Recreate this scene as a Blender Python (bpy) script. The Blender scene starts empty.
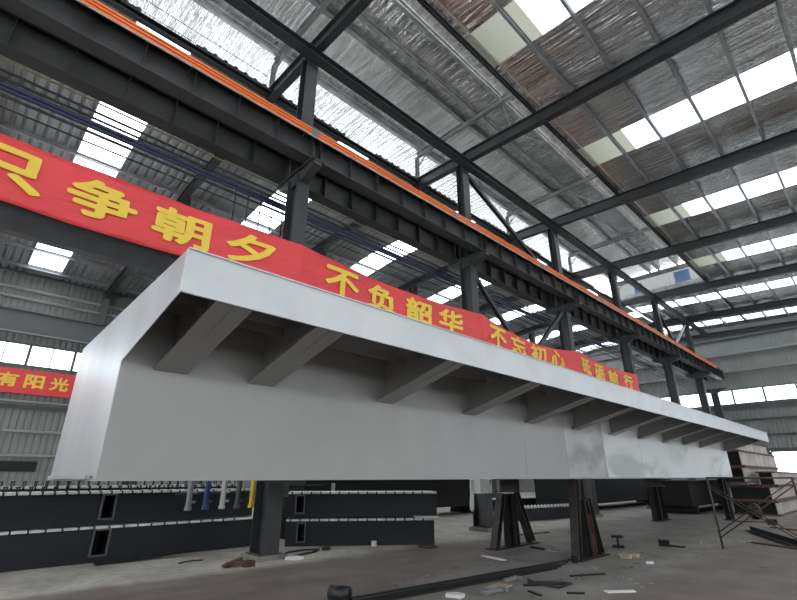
import bpy, bmesh, math, random
from mathutils import Vector, Matrix
random.seed(7)
S = bpy.context.scene
COL = S.collection

# ------------------------------------------------------------------ materials
def nt(name):
    m = bpy.data.materials.new(name); m.use_nodes = True
    n = m.node_tree.nodes; l = m.node_tree.links
    return m, n, l, n['Principled BSDF']

def mat(name, col, rough=0.5, metal=0.0, var=0.0, vscale=3.0, bump=0.0, bscale=20.0, stretch=(1, 1, 1), spec=0.5, col2=None, bdist=.1):
    m, n, l, b = nt(name)
    b.inputs['Base Color'].default_value = (*col, 1)
    b.inputs['Roughness'].default_value = rough
    b.inputs['Metallic'].default_value = metal
    b.inputs['Specular IOR Level'].default_value = spec
    if var or bump:
        tc = n.new('ShaderNodeTexCoord'); mp = n.new('ShaderNodeMapping')
        l.new(tc.outputs['Object'], mp.inputs['Vector']); mp.inputs['Scale'].default_value = stretch
    if var:
        nz = n.new('ShaderNodeTexNoise'); nz.inputs['Scale'].default_value = vscale; nz.inputs['Detail'].default_value = 6
        l.new(mp.outputs['Vector'], nz.inputs['Vector'])
        r = n.new('ShaderNodeValToRGB')
        c2 = col2 or tuple(max(0, c * (1 - var)) for c in col)
        r.color_ramp.elements[0].position = 0.35; r.color_ramp.elements[1].position = 0.65
        r.color_ramp.elements[0].color = (*c2, 1); r.color_ramp.elements[1].color = (*col, 1)
        l.new(nz.outputs['Fac'], r.inputs['Fac']); l.new(r.outputs['Color'], b.inputs['Base Color'])
    if bump:
        nb = n.new('ShaderNodeTexNoise'); nb.inputs['Scale'].default_value = bscale; nb.inputs['Detail'].default_value = 4
        l.new(mp.outputs['Vector'], nb.inputs['Vector'])
        bp = n.new('ShaderNodeBump'); bp.inputs['Strength'].default_value = bump; bp.inputs['Distance'].default_value = bdist
        l.new(nb.outputs['Fac'], bp.inputs['Height']); l.new(bp.outputs['Normal'], b.inputs['Normal'])
    return m

M = {}
M['steel'] = mat('dark_painted_steel', (.030, .032, .035), .45, 0, .25, 2)
M['steel2'] = mat('charcoal_girder_paint', (.040, .041, .042), .5, 0, .3, 1.5)
M['galv'] = mat('galvanised_purlin', (.55, .56, .57), .35, .6, .35, 3)
M['purlin'] = mat('grey_purlin', (.36, .37, .38), .4, .3, .3, 3)
M['lightframe'] = mat('grey_monitor_frame', (.22, .23, .23), .5, .2, .25, 3)
M['foil'] = mat('wrinkled_foil_insulation', (.80, .80, .78), .17, .95, .3, 1.3, 1.0, 1.5, (.40, 4.5, 1), bdist=.22)
M['foilwall'] = mat('pale_foil_lining', (.75, .74, .73), .4, .35, .2, 1.0, .6, 2.5, (1, 1.3, 1))
M['corr'] = mat('grey_corrugated_sheet', (.33, .34, .34), .45, .35, .2, .6)
M['wall'] = mat('grey_green_wall_sheet', (.21, .22, .205), .5, .05, .15, .5)
M['girt'] = mat('wall_girt_grey', (.45, .46, .45), .5, .1)
M['girtdark'] = mat('dark_wall_girt', (.11, .115, .115), .5, .1)
M['box'] = mat('pale_grey_primer', (.325, .318, .305), .42, .1, .12, .7)
M['boxend'] = mat('brushed_zinc_primer', (.47, .475, .48), .36, .35, .22, 1.1, .06, 5, (1, 1, .35))
M['fascia'] = mat('light_blue_grey_primer', (.58, .60, .61), .45, .1, .1, 2)
M['navy'] = mat('dark_navy_paint', (.009, .011, .015), .5, 0, .25, 1, spec=.3)
M['bare'] = mat('bare_mill_steel', (.62, .62, .60), .5, .3, .35, 4)
M['black'] = mat('black_scale_steel_and_gloom', (.013, .013, .013), .7, 0, .3, 4, spec=.25)  # black steel; also stands in for gloom on stored girders and beam ends
M['rust'] = mat('rusty_brown_steel', (.10, .055, .038), .75, .1, .5, 6)
M['trestle'] = mat('dark_brown_steel', (.045, .038, .033), .6, .2, .5, 5)
M['rustflange'] = mat('rust_red_flange', (.13, .062, .045), .75, .1, .5, 3)
M['beamside'] = mat('chalky_rusty_web', (.42, .37, .33), .65, .0, .35, 1.3)
M['orange'] = mat('orange_insulation', (.85, .20, .045), .42)
M['redstrip'] = mat('dark_orange_strip', (.45, .05, .02), .5)
M['banner'] = mat('red_banner_cloth', (.74, .05, .055), .5, 0, .12, .8, .35, 5, (1, .5, 2.2))
M['yellow'] = mat('yellow_lettering', (.80, .56, .06), .6)
M['blue'] = mat('blue_pipe_paint', (.016, .02, .055), .45)
M['bluebright'] = mat('bright_blue_pipe', (.012, .03, .14), .4)
M['yellowpipe'] = mat('yellow_pipe_paint', (.62, .44, .02), .4)
M['dimyellow'] = mat('faded_yellow_cable', (.16, .13, .05), .5)
M['greypipe'] = mat('grey_pipe_paint', (.16, .165, .17), .45)
M['palepipe'] = mat('pale_grey_pipe', (.40, .39, .36), .45)
M['greenpipe'] = mat('dark_green_pipe', (.03, .05, .04), .45)
M['hatch'] = mat('hatch_grey', (.06, .062, .065), .5)
M['white'] = mat('white_powder_coat', (.62, .62, .60), .5, 0, .15, 3)
M['cloth'] = mat('white_cloth', (.65, .65, .64), .8)
M['plinth'] = mat('plinth_concrete', (.22, .20, .175), .85, 0, .4, 4)
M['cable'] = mat('black_rubber', (.01, .01, .011), .5)
M['paper'] = mat('white_scrap', (.60, .60, .58), .8)
M['wood'] = mat('pale_wood', (.42, .33, .23), .7, 0, .3, 6)
M['bluepatch'] = mat('blue_translucent_sheet', (.10, .18, .36), .4)
M['dark'] = mat('painted_opening_dark', (.006, .006, .006), .7)  # colour standing in for the darkness inside an opening
M['scaf'] = mat('rusty_scaffold_tube', (.085, .055, .045), .6, .3, .4, 8)

def pane_mat(name, col, tr):
    m = bpy.data.materials.new(name); m.use_nodes = True
    n = m.node_tree.nodes; l = m.node_tree.links; n.clear()
    o = n.new('ShaderNodeOutputMaterial'); mx = n.new('ShaderNodeMixShader')
    a = n.new('ShaderNodeBsdfTranslucent'); t = n.new('ShaderNodeBsdfTransparent')
    a.inputs['Color'].default_value = (*col, 1); t.inputs['Color'].default_value = (*col, 1)
    mx.inputs['Fac'].default_value = tr
    l.new(a.outputs[0], mx.inputs[1]); l.new(t.outputs[0], mx.inputs[2]); l.new(mx.outputs[0], o.inputs['Surface'])
    return m
M['sky'] = pane_mat('clear_skylight_sheet', (.95, .96, .97), .92)
M['glass'] = pane_mat('clear_window_pane', (.93, .96, .98), .95)
M['louvre'] = pane_mat('pale_translucent_end_sheet', (.13, .13, .125), .0)
M['skyshade'] = pane_mat('shade_dimmed_skylight_sheet', (.33, .33, .30), .0)  # skylight sheet where it is shaded, the dimming put into its colour
M['frp'] = pane_mat('milky_translucent_sheet', (.80, .80, .77), .12)

def floor_mat():
    m, n, l, b = nt('workshop_floor')
    tc = n.new('ShaderNodeTexCoord')
    def noise(scale, detail=8, st=(1, 1, 1)):
        mp = n.new('ShaderNodeMapping'); mp.inputs['Scale'].default_value = st
        l.new(tc.outputs['Object'], mp.inputs['Vector'])
        z = n.new('ShaderNodeTexNoise'); z.inputs['Scale'].default_value = scale; z.inputs['Detail'].default_value = detail
        l.new(mp.outputs['Vector'], z.inputs['Vector']); return z.outputs['Fac']
    def ramp(fac, p0, c0, p1, c1):
        r = n.new('ShaderNodeValToRGB'); e = r.color_ramp.elements
        e[0].position = p0; e[0].color = (*c0, 1); e[1].position = p1; e[1].color = (*c1, 1)
        l.new(fac, r.inputs['Fac']); return r.outputs['Color']
    def math_(op, a, bb):
        x = n.new('ShaderNodeMath'); x.operation = op
        for i, v in ((0, a), (1, bb)):
            if isinstance(v, (int, float)): x.inputs[i].default_value = v
            else: l.new(v, x.inputs[i])
        return x.outputs[0]
    def mix(f, a, bb):
        x = n.new('ShaderNodeMix'); x.data_type = 'RGBA'
        l.new(f, x.inputs[0]); l.new(a, x.inputs[6]); l.new(bb, x.inputs[7]); return x.outputs[2]
    def step(v, a, bb):
        x = n.new('ShaderNodeMapRange'); x.inputs['From Min'].default_value = a; x.inputs['From Max'].default_value = bb
        x.interpolation_type = 'SMOOTHSTEP'; l.new(v, x.inputs['Value']); return x.outputs['Result']
    conc = ramp(noise(.9), .3, (.24, .22, .19), .7, (.42, .39, .345))
    speck = ramp(noise(7), .38, (.45, .44, .42), .62, (1, 1, 1))
    mm = n.new('ShaderNodeMix'); mm.data_type = 'RGBA'; mm.blend_type = 'MULTIPLY'; mm.inputs[0].default_value = .55
    l.new(conc, mm.inputs[6]); l.new(speck, mm.inputs[7]); mm.inputs[0].default_value = .4
    grey = mm.outputs[2]
    brown = ramp(noise(1.6, 8, (1, .5, 1)), .3, (.085, .062, .05), .72, (.16, .125, .105))
    dusty = ramp(noise(1.1), .3, (.10, .092, .082), .7, (.19, .175, .155))
    sx = n.new('ShaderNodeSeparateXYZ'); l.new(tc.outputs['Object'], sx.inputs[0])
    X, Y = sx.outputs[0], sx.outputs[1]
    wob = math_('MULTIPLY', math_('SUBTRACT', noise(.8, 4), .5), 1.6)
    # worn brown strip in front of the column row: runs with the hall between the two lanes
    Xw = math_('ADD', X, wob)
    strip = math_('MULTIPLY', step(math_('ADD', Xw, math_('MULTIPLY', Y, -.06)), -9.55, -8.9), math_('SUBTRACT', 1.0, step(math_('ADD', Xw, math_('MULTIPLY', Y, .12)), -5.6, -4.9)))
    strip = math_('MULTIPLY', strip, math_('SUBTRACT', 1.0, step(Y, 9.5, 12.5)))
    lane = step(math_('ADD', Xw, math_('MULTIPLY', Y, .02)), -3.5, -2.9)
    dirty = math_('MULTIPLY', step(Xw, -9.0, -8.0), .8)
    c = mix(dirty, grey, dusty)
    c = mix(math_('MULTIPLY', strip, .9), c, brown)
    c = mix(math_('MULTIPLY', lane, .85), c, brown)
    l.new(c, b.inputs['Base Color'])
    rr = n.new('ShaderNodeMapRange'); rr.inputs['To Min'].default_value = .55; rr.inputs['To Max'].default_value = .9
    l.new(noise(2), rr.inputs['Value']); l.new(rr.outputs['Result'], b.inputs['Roughness'])
    bp = n.new('ShaderNodeBump'); bp.inputs['Strength'].default_value = .25; bp.inputs['Distance'].default_value = .02
    l.new(noise(14), bp.inputs['Height']); l.new(bp.outputs['Normal'], b.inputs['Normal'])
    return m
M['floor'] = floor_mat()

def stained_mat():
    m, n, l, b = nt('water_stained_primer')
    tc = n.new('ShaderNodeTexCoord')
    mp = n.new('ShaderNodeMapping'); mp.inputs['Scale'].default_value = (1, .45, 1); l.new(tc.outputs['Object'], mp.inputs['Vector'])
    z = n.new('ShaderNodeTexNoise'); z.inputs['Scale'].default_value = 1.1; z.inputs['Detail'].default_value = 7; z.inputs['Distortion'].default_value = .6
    l.new(mp.outputs['Vector'], z.inputs['Vector'])
    r = n.new('ShaderNodeValToRGB'); e = r.color_ramp.elements
    e[0].position = .36; e[0].color = (.40, .41, .41, 1); e[1].position = .56; e[1].color = (.60, .605, .595, 1)
    k = e.new(.46); k.color = (.53, .54, .53, 1)
    l.new(z.outputs['Fac'], r.inputs['Fac']); l.new(r.outputs['Color'], b.inputs['Base Color'])
    b.inputs['Roughness'].default_value = .45; b.inputs['Metallic'].default_value = .1
    return m
M['stain'] = stained_mat()
M['mottle'] = mat('mottled_grey_primer', (.42, .42, .41), .45, .1, .4, 2.2, 0, 1, (1, .6, 1))

# ------------------------------------------------------------------ mesh helpers
def V(*a): return Vector(a)

def add_box(bm, x0, x1, y0, y1, z0, z1):
    vs = [bm.verts.new((x, y, z)) for x in (x0, x1) for y in (y0, y1) for z in (z0, z1)]
    for f in ((0, 1, 3, 2), (4, 6, 7, 5), (0, 4, 5, 1), (2, 3, 7, 6), (0, 2, 6, 4), (1, 5, 7, 3)):
        bm.faces.new([vs[i] for i in f])

def add_bar(bm, p0, p1, w, h, up=(0, 0, 1), off=(0, 0)):
    """rectangular bar from p0 to p1; w along side, h along up, off = (side, up) offset"""
    p0, p1 = Vector(p0), Vector(p1); d = (p1 - p0).normalized(); u = Vector(up)
    s = d.cross(u)
    if s.length < 1e-5: u = V(1, 0, 0); s = d.cross(u)
    s.normalize(); u = s.cross(d).normalized()
    q = []
    for p in (p0, p1):
        c = p + s * off[0] + u * off[1]
        q.append([bm.verts.new(c + s * a * w / 2 + u * bb * h / 2) for a, bb in ((-1, -1), (1, -1), (1, 1), (-1, 1))])
    a, b = q
    bm.faces.new(a[::-1]); bm.faces.new(b)
    for i in range(4):
        j = (i + 1) % 4
        bm.faces.new((a[i], a[j], b[j], b[i]))

def add_h(bm, p0, p1, h, w, tf=.02, tw=.014, up=(0, 0, 1)):
    add_bar(bm, p0, p1, w, tf, up, (0, h / 2 - tf / 2)); add_bar(bm, p0, p1, w, tf, up, (0, -h / 2 + tf / 2))
    add_bar(bm, p0, p1, tw, h - 2 * tf, up)

def add_c(bm, p0, p1, h, w, t=.012, up=(0, 0, 1)):
    add_bar(bm, p0, p1, t, h, up, (-w / 2, 0))
    add_bar(bm, p0, p1, w, t, up, (0, h / 2)); add_bar(bm, p0, p1, w, t, up, (0, -h / 2))
    add_bar(bm, p0, p1, t, h * .2, up, (w / 2, h * .4)); add_bar(bm, p0, p1, t, h * .2, up, (w / 2, -h * .4))

def add_tube(bm, pts, r, seg=10):
    pts = [Vector(p) for p in pts]; rings = []
    for i, p in enumerate(pts):
        d = (pts[min(i + 1, len(pts) - 1)] - pts[max(i - 1, 0)]).normalized()
        u = V(0, 0, 1) if abs(d.z) < .9 else V(1, 0, 0)
        s = d.cross(u).normalized(); u = s.cross(d).normalized()
        rings.append([bm.verts.new(p + (s * math.cos(t) + u * math.sin(t)) * r) for t in [2 * math.pi * k / seg for k in range(seg)]])
    bm.faces.new(rings[0][::-1]); bm.faces.new(rings[-1])
    for a, b in zip(rings, rings[1:]):
        for k in range(seg):
            j = (k + 1) % seg
            bm.faces.new((a[k], a[j], b[j], b[k]))

def add_prism(bm, pts, axis, a0, a1):
    """polygon pts in the plane normal to axis, extruded from a0 to a1"""
    def mk(p, a):
        if axis == 'x': return (a, p[0], p[1])
        if axis == 'y': return (p[0], a, p[1])
        return (p[0], p[1], a)
    A = [bm.verts.new(mk(p, a0)) for p in pts]; B = [bm.verts.new(mk(p, a1)) for p in pts]
    bm.faces.new(A[::-1]); bm.faces.new(B)
    for i in range(len(pts)):
        j = (i + 1) % len(pts); bm.faces.new((A[i], A[j], B[j], B[i]))

def add_corr(bm, a0, a1, period, depth, put, b0, b1):
    """corrugated sheet: a = coordinate across the ribs, put(a, b, d) -> point"""
    prof = []; a = a0
    while a < a1 - 1e-6:
        for f, d in ((0, 0), (.5, 0), (.62, 1), (.88, 1)):
            t = a + f * period
            if t <= a1: prof.append((t, d * depth))
        a += period
    prof.append((a1, 0))
    A = [bm.verts.new(put(t, b0, d)) for t, d in prof]; B = [bm.verts.new(put(t, b1, d)) for t, d in prof]
    for i in range(len(prof) - 1): bm.faces.new((A[i], A[i + 1], B[i + 1], B[i]))

def obj(name, bm, m, parent=None, smooth=False):
    bmesh.ops.recalc_face_normals(bm, faces=bm.faces[:])
    me = bpy.data.meshes.new(name); bm.to_mesh(me); bm.free()
    if smooth:
        for p in me.polygons: p.use_smooth = True
    me.materials.append(M[m] if isinstance(m, str) else m)
    o = bpy.data.objects.new(name, me); COL.objects.link(o)
    if parent: o.parent = parent; o.matrix_parent_inverse = Matrix.Translation(parent.location).inverted() if False else Matrix()
    return o

class G:
    """collects shapes in a local frame at loc"""
    def __init__(self, loc=(0, 0, 0)): self.bm = bmesh.new()
    def box(self, *a): add_box(self.bm, *a); return self
    def bar(self, *a, **k): add_bar(self.bm, *a, **k); return self
    def h(self, *a, **k): add_h(self.bm, *a, **k); return self
    def c(self, *a, **k): add_c(self.bm, *a, **k); return self
    def tube(self, *a, **k): add_tube(self.bm, *a, **k); return self
    def prism(self, *a): add_prism(self.bm, *a); return self
    def put(self, name, m, parent=None, smooth=False): return obj(name, self.bm, m, parent, smooth)

def thing(name, label, cat, loc=(0, 0, 0), group=None, rz=0):
    o = bpy.data.objects.new(name, None); COL.objects.link(o); o.location = loc; o.rotation_euler = (0, 0, rz)
    o.empty_display_size = .2
    return tag(o, label, cat, group)
def tag(o, label, cat, group=None):
    o['label'] = label; o['category'] = cat
    if group: o['group'] = group
    return o
def struct(name, g, m, parent=None):
    o = g.put(name, m, parent); o['kind'] = 'structure'; return o
def copy_part(src, parent, loc):
    c = src.copy(); COL.objects.link(c); c.parent = parent; c.location = loc; return c

ORD = ['first', 'second', 'third', 'fourth', 'fifth', 'sixth', 'seventh', 'eighth', 'ninth', 'tenth', 'eleventh', 'twelfth', 'thirteenth', 'fourteenth', 'fifteenth', 'sixteenth']

# ------------------------------------------------------------------ layout constants (metres, camera at X=0 Y=0)
BAY = 7.75; YC = [5.5 + BAY * k for k in range(6)]          # column frames along the hall
YEND = 50.0; XL = -33.8; XR = 15.0; YB = -14.0
XC = -9.8                                                   # main column row
def zb(x): return 14.0 - .045 * (x + 6)                     # underside of the main rafters
def zs(x): return zb(x) + .74                               # roof sheet
YS = [9.68 + BAY * k for k in range(-3, 6)]                 # skylight strip centre lines
HS = .82
MON_END = 36.5; XM0, XM1 = -12.5, -6.2                      # raised roof monitor

# ------------------------------------------------------------------ setting
g = G(); g.box(XL - .3, XR, YB - 6, YEND + .3, -.2, 0); struct('floor', g, 'floor')

def slab(bm, x0, x1, y0, y1, zf, t=.02):
    vs = []
    for x in (x0, x1):
        for y in (y0, y1):
            for dz in (0, t): vs.append(bm.verts.new((x, y, zf(x) + dz)))
    for f in ((0, 1, 3, 2), (4, 6, 7, 5), (0, 4, 5, 1), (2, 3, 7, 6), (0, 2, 6, 4), (1, 5, 7, 3)):
        bm.faces.new([vs[i] for i in f])

# main roof: foil sheets between skylight strips, right of the monitor and past its end
def roof_pieces(x0, x1, ya, yb):
    cuts = []; y = ya
    for s in YS:
        if s - HS > ya and s + HS < yb:
            cuts.append((y, s - HS)); y = s + HS
    cuts.append((y, yb)); return cuts
nwin = [0]
def next_win(): nwin[0] += 1; return 'window_%d' % nwin[0]
g = G()
for a, b in roof_pieces(XM1, XR, YB, YEND): slab(g.bm, XM1, XR, a, b, zs)
for a, b in roof_pieces(-12.5, XM1, MON_END, YEND): slab(g.bm, -12.5, XM1, a, b, zs)
struct('ceiling', g, 'foil')
for s in YS:
    if YB < s - HS and s + HS < YEND:
        x0 = -12.5 if s > MON_END else -4.3
        g = G(); slab(g.bm, x0, XR, s - HS, s + HS, zs, .006); struct(next_win(), g, 'sky')
        if x0 > -5: g = G(); slab(g.bm, XM1, x0, s - HS, s + HS, zs, .006); struct(next_win(), g, 'skyshade')
# left aisle roof: grey corrugated sheet
def zl(x): return 14.72 - (0.11 * (-19.75 - x) if x < -19.75 else 0)
g = G()
ranges = roof_pieces(0, 0, YB, YEND)
for a, b in ranges:
    for xa, xb in ((-12.3, -19.75), (-19.75, XL)): add_corr(g.bm, a, b, .36, .07, lambda t, bb, d: (bb, t, zl(bb) + d), xa, xb)
struct('ceiling_aisle', g, 'corr')
for s in YS:
    if YB < s - HS and s + HS < YEND:
        g = G()
        for xa, xb in ((-12.3, -19.75), (-19.75, XL + 1.2)): add_corr(g.bm, s - HS, s + HS, .36, .07, lambda t, bb, d: (bb, t, zl(bb) + d), xa, xb)
        struct(next_win(), g, 'sky')
        g = G(); slab(g.bm, XL + 1.2, XL, s - HS, s + HS, zl); struct('trim_%d' % (200 + nwin[0]), g, 'corr')
# roof monitor over the column row
zm = lambda x: 16.55
g = G(); slab(g.bm, XM0 - 2.0, XM1 + .3, YB, MON_END, zm); struct('ceiling_monitor', g, 'foil')
g = G(); g.box(XM1 + .27, XM1 + .3, YB, MON_END, zs(XM1) - .05, 16.55); struct('wall_monitor_right', g, 'frp')  # unseen side, made translucent so added daylight brightens the monitor foil
g = G(); g.c((-12.42, YB, 14.55), (-12.42, MON_END, 14.55), .26, .16); struct('trim_100', g, 'steel')
g = G()
add_corr(g.bm, XM0, XM1, .28, .04, lambda t, bb, d: (t, MON_END + .1 + d, bb), 15.02, 16.5); struct('wall_monitor_end', g, 'louvre')
g = G(); g.box(-8.1, -7.1, MON_END + .06, MON_END + .09, 15.1, 15.95); struct('trim_1', g, 'bluepatch')
g = G(); g.box(-11.0, -10.4, MON_END + .06, MON_END + .09, 15.1, 15.8); struct('trim_2', g, 'bluepatch')
g = G(); g.box(XM0, XM1, MON_END - .05, MON_END + .3, 14.7, 15.02); struct('trim_3', g, 'purlin')

# walls
WZ0, WZ1 = 7.62, 8.86
g = G()
for z0, z1 in ((0, WZ0), (WZ1, 13.25)):
    add_corr(g.bm, YB, YEND, .32, .04, lambda t, bb, d: (XL - d, t, bb), z0, z1)
struct('wall_left', g, 'wall')
g = G(); DX0, DX1, DZ = -7.25, 3.0, 3.62
for x0, x1, z0, z1 in ((XL, XR, WZ1, 15.2), (XL, XR, DZ, WZ0), (XL, DX0, 0, DZ), (DX1, XR, 0, DZ), (DX0, DX1, 0, 1.45)):
    add_corr(g.bm, x0, x1, .32, .04, lambda t, bb, d: (t, YEND + d * .45, bb), z0, z1)
struct('wall_end', g, 'wall')
g = G()
for z0, z1 in ((0, 2.6), (4.6, 7.6), (8.9, 14.0)): g.box(XR, XR + .1, YB, YEND, z0, z1)
struct('wall_right', g, 'wall')  # unseen wall; its open bands are shaped to light the fascia
g = G(); g.box(XL, XR, YB - .1, YB, 9.5, 14.9); g.box(XL, XR, YB - .1, YB, 0, 4.0); struct('wall_back', g, 'wall')  # unseen wall added to cut side light, opened to light the end plate
# window strips: one glazed strip per wall with its mullions
def strip(name, axis, fixed, a0, a1, z0, z1, pitch=1.12):
    g = G()
    B = (lambda u0, u1, w0, w1, d0, d1: g.box(fixed + d0, fixed + d1, u0, u1, w0, w1)) if axis == 'y' else (lambda u0, u1, w0, w1, d0, d1: g.box(u0, u1, fixed - d1, fixed - d0, w0, w1))
    B(a0, a1, z0 - .06, z0 + .05, 0, .12); B(a0, a1, z1 - .05, z1 + .06, 0, .12)
    k = 0; u = a0
    while u <= a1:
        w = .075 if k % 2 == 0 else .03
        B(u - w, u + w, z0, z1, 0, .1); u += pitch; k += 1
    fr = struct(name, g, 'girtdark')
    g = G()
    if axis == 'y': g.box(fixed - .02, fixed - .01, a0, a1, z0, z1)
    else: g.box(a0, a1, fixed + .01, fixed + .02, z0, z1)
    p = g.put('pane', 'glass', fr); p['kind'] = 'structure'
strip(next_win(), 'y', XL, -11.0, YEND - .5, WZ0, WZ1)
strip(next_win(), 'x', YEND, XL + .4, XR - .5, WZ0, WZ1)
strip('door_1', 'x', YEND, DX0 + .05, DX1, 1.5, DZ - .05, 1.7)
g = G(); g.box(XL, XL + .06, YB + 4, 4.25, 1.88, 2.42); struct(next_win(), g, 'dark')  # black panel on the uncut wall, painted as the dark of an opening

# wall girts
TN = [3]
def trim(g, m): TN[0] += 1; return struct('trim_%d' % TN[0], g, m)
for z, h, m in ((12.1, .12, 'girt'), (11.55, .10, 'girt'), (5.3, .22, 'girtdark'), (5.62, .07, 'girt'), (4.0, .10, 'girt'), (2.72, .10, 'girt'), (13.15, .22, 'girtdark'), (7.3, .1, 'girt')):
    g = G(); g.c((XL + .12, YB, z), (XL + .12, YEND - .1, z), h, .16); trim(g, m)
for z, h, m in ((13.9, .9, 'girtdark'), (12.05, .14, 'girt'), (10.5, .14, 'girt'), (7.3, .35, 'girtdark'), (6.2, .16, 'girtdark'), (4.9, .16, 'girtdark'), (3.75, .16, 'girtdark')):
    g = G(); g.c((XL + .3, YEND - .14, z), (XR, YEND - .14, z), h, .18); trim(g, m)

# ------------------------------------------------------------------ steel columns of the main row
def side(k): return 'nearest the camera' if k == 0 else ORD[k] + ' from the near end'
ZG0, ZG1 = 9.68, 10.56                                     # crane girder underside and top
for k, y in enumerate(YC + [48.4]):
    last = k == 6
    lab = ('dark steel building column in the main row under the orange rail, ' + side(k)) if not last else 'last slim dark column against the far end wall beside the girder end'
    t = thing('steel_column', lab, 'column', (XC, y, 0), 'main row of columns')
    g = G(); g.h((0, 0, .12), (0, 0, 9.5 if not last else 8.9), .52, .40, .024, .016, up=(1, 0, 0)); g.put('lower_shaft', 'steel2', t)
    g = G(); g.box(-.31, .31, -.25, .25, .1, .125); g.put('base_plate', 'steel2', t)
    g = G(); g.box(-.36, .36, -.32, .32, 0, .1); g.put('plinth', 'plinth', t)
    g = G(); g.prism([(-.92, ZG0 - .03), (.95, ZG0 - .03), (.95, ZG0 - .16), (.30, 9.28), (-.30, 9.28), (-.92, ZG0 - .16)], 'y', -.12, .12)
    g.box(-.94, .97, -.2, .2, ZG0 - .045, ZG0 - .002) if not last else None
    c = g.put('corbel', 'steel2', t)
    if not last:
        g = G(); g.h((0, 0, ZG0 - .02), (0, 0, zb(XC) - .02), .36, .40, .02, .014, up=(1, 0, 0)); g.put('upper_shaft', 'steel', t)
        g = G(); g.box(.16, .19, -.2, .2, zb(XC) - .5, zb(XC) - .03); g.put('gusset_plate', 'steel', t)
    else:
        for o in (c,): o.location.z = -.75

# crane girders, two lines, one girder per bay
def stiff_src(m, zlo, zhi):
    g = G(); g.box(-.0, .14, -.008, .008, zlo, zhi); return g
for line, x, face in (('near', XC + .68, 1), ('back', XC - .62, 1)):
    proto = None
    ys = [-10.0, -2.25] + YC + [49.4]
    for i in range(len(ys) - 1):
        a, b = ys[i] + .012, ys[i + 1] - .012
        if b < -3: continue
        place = {0: 'leftmost in view', 6: 'reaching the far wall'}.get(i - 1, 'spanning past the %s main row column' % ORD[max(0, i - 2)])
        if i == 1: place = 'cut by the left frame edge'
        t = thing('crane_girder', 'charcoal crane girder, %s line, %s' % (line, place), 'girder', (x, a, 0), 'crane girders on the main column row')
        g = G(); L = b - a
        g.box(-.20, .20, 0, L, ZG0, ZG0 + .03); g.box(-.23, .23, 0, L, ZG1 - .03, ZG1); g.box(-.008, .008, 0, L, ZG0 + .03, ZG1 - .03)
        g.put('girder_body', 'steel2', t)
        n = 7
        for s in range(n + 1):
            yy = .12 + (L - .24) * s / n
            if proto is None:
                g2 = G(); g2.box(-.17, .17, -.008, .008, ZG0 + .03, ZG1 - .03)
                proto = g2.put('stiffener', 'steel2', t); proto.location = (0, yy, 0)
            else: copy_part(proto, t, (0, yy, 0))
    g = G(); g.h((x, -9, ZG1 + .085), (x, 49.3, ZG1 + .085), .16, .12, .03, .03)
    tag(g.put('crane_rail', 'steel'), 'steel crane rail lying along the top of the %s girder line' % line, 'rail')

# orange conductor rails
t = thing('conductor_rail', 'bright orange insulated conductor bars running along the near crane girder top', 'conductor rail', (XC + .98, -6, 10.345))
bp = None
for k in range(3):
    if bp is None:
        g = G(); g.bar((0, 0, 0), (0, 52.8, 0), .05, .05); bp = g.put('conductor_bar', 'orange', t)
    else: copy_part(bp, t, (0, 0, .092 * k))
g = G(); g.bar((.01, 0, -.045), (.01, 52.8, -.045), .03, .022); g.put('earth_strip', 'bare', t)
g = G(); g.bar((-.012, 0, .092), (-.012, 52.8, .092), .008, .24); g.put('backing_strip', 'redstrip', t)
hp = None
for k in range(18):
    y = 1.9 + 3.04 * k
    if hp is None:
        g = G(); g.box(-.30, .03, -.02, .02, -.10, -.06); g.box(-.055, -.036, -.02, .02, -.10, .22)
        hp = g.put('hanger', 'steel', t); hp.location = (0, y, 0)
    else: copy_part(hp, t, (0, y, 0))
cp = None
for k in range(9):
    y = 5.2 + 6.1 * k
    if cp is None:
        g = G(); g.box(-.03, .032, -.09, .09, -.035, .22); cp = g.put('joint_clamp', 'greypipe', t); cp.location = (0, y, 0)
    else: copy_part(cp, t, (0, y, 0))

# ------------------------------------------------------------------ rafters and roof steel
PURL = [-6.2, -4.72, -3.28, -1.84, -.4, 1.04, 2.5, 3.95, 5.4, 6.9, 8.4, 9.9, 11.4, 12.9]
fly = None
for k, y in enumerate(YC + [49.4]):
    lab = 'dark steel roof rafter of the main bay over the %s' % ('column nearest the camera' if k == 0 else ORD[k] + ' column from the near end' if k < 6 else 'far end wall')
    t = thing('roof_rafter', lab, 'rafter', (0, y, 0), 'main bay roof rafters')
    g = G(); x0, x1 = -12.75, XR - .05
    g.h((x0, 0, zb(x0) + .26), (x1, 0, zb(x1) + .26), .52, .26, .02, .014); g.put('rafter_body', 'steel', t)
    g = G(); g.box(XC - .2, XC + .2, -.12, .12, zb(XC) + .02, zb(XC) + .5); g.put('web_stiffener', 'steel', t)
    if k < 6:
        for x in PURL[1:7:1]:
            if fly is None:
                g = G(); g.bar((0, .14, 0), (0, .62, .52), .05, .05); fly = g.put('fly_brace', 'steel', t); fly.location = (x, 0, zb(x) + .02)
            else: copy_part(fly, t, (x, 0, zb(x) + .02))
for i, x in enumerate(PURL):
    g = G(); g.c((x, YB, zs(x) - .12), (x, YEND - .1, zs(x) - .12), .20, .09)
    where = 'dark edge purlin along the right side of the raised roof monitor' if i == 0 else 'long grey roof purlin, %s to the right of the raised monitor' % ORD[i - 1]
    tag(g.put('roof_purlin', 'steel' if i == 0 else 'purlin'), where, 'purlin', 'main bay purlins')
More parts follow.
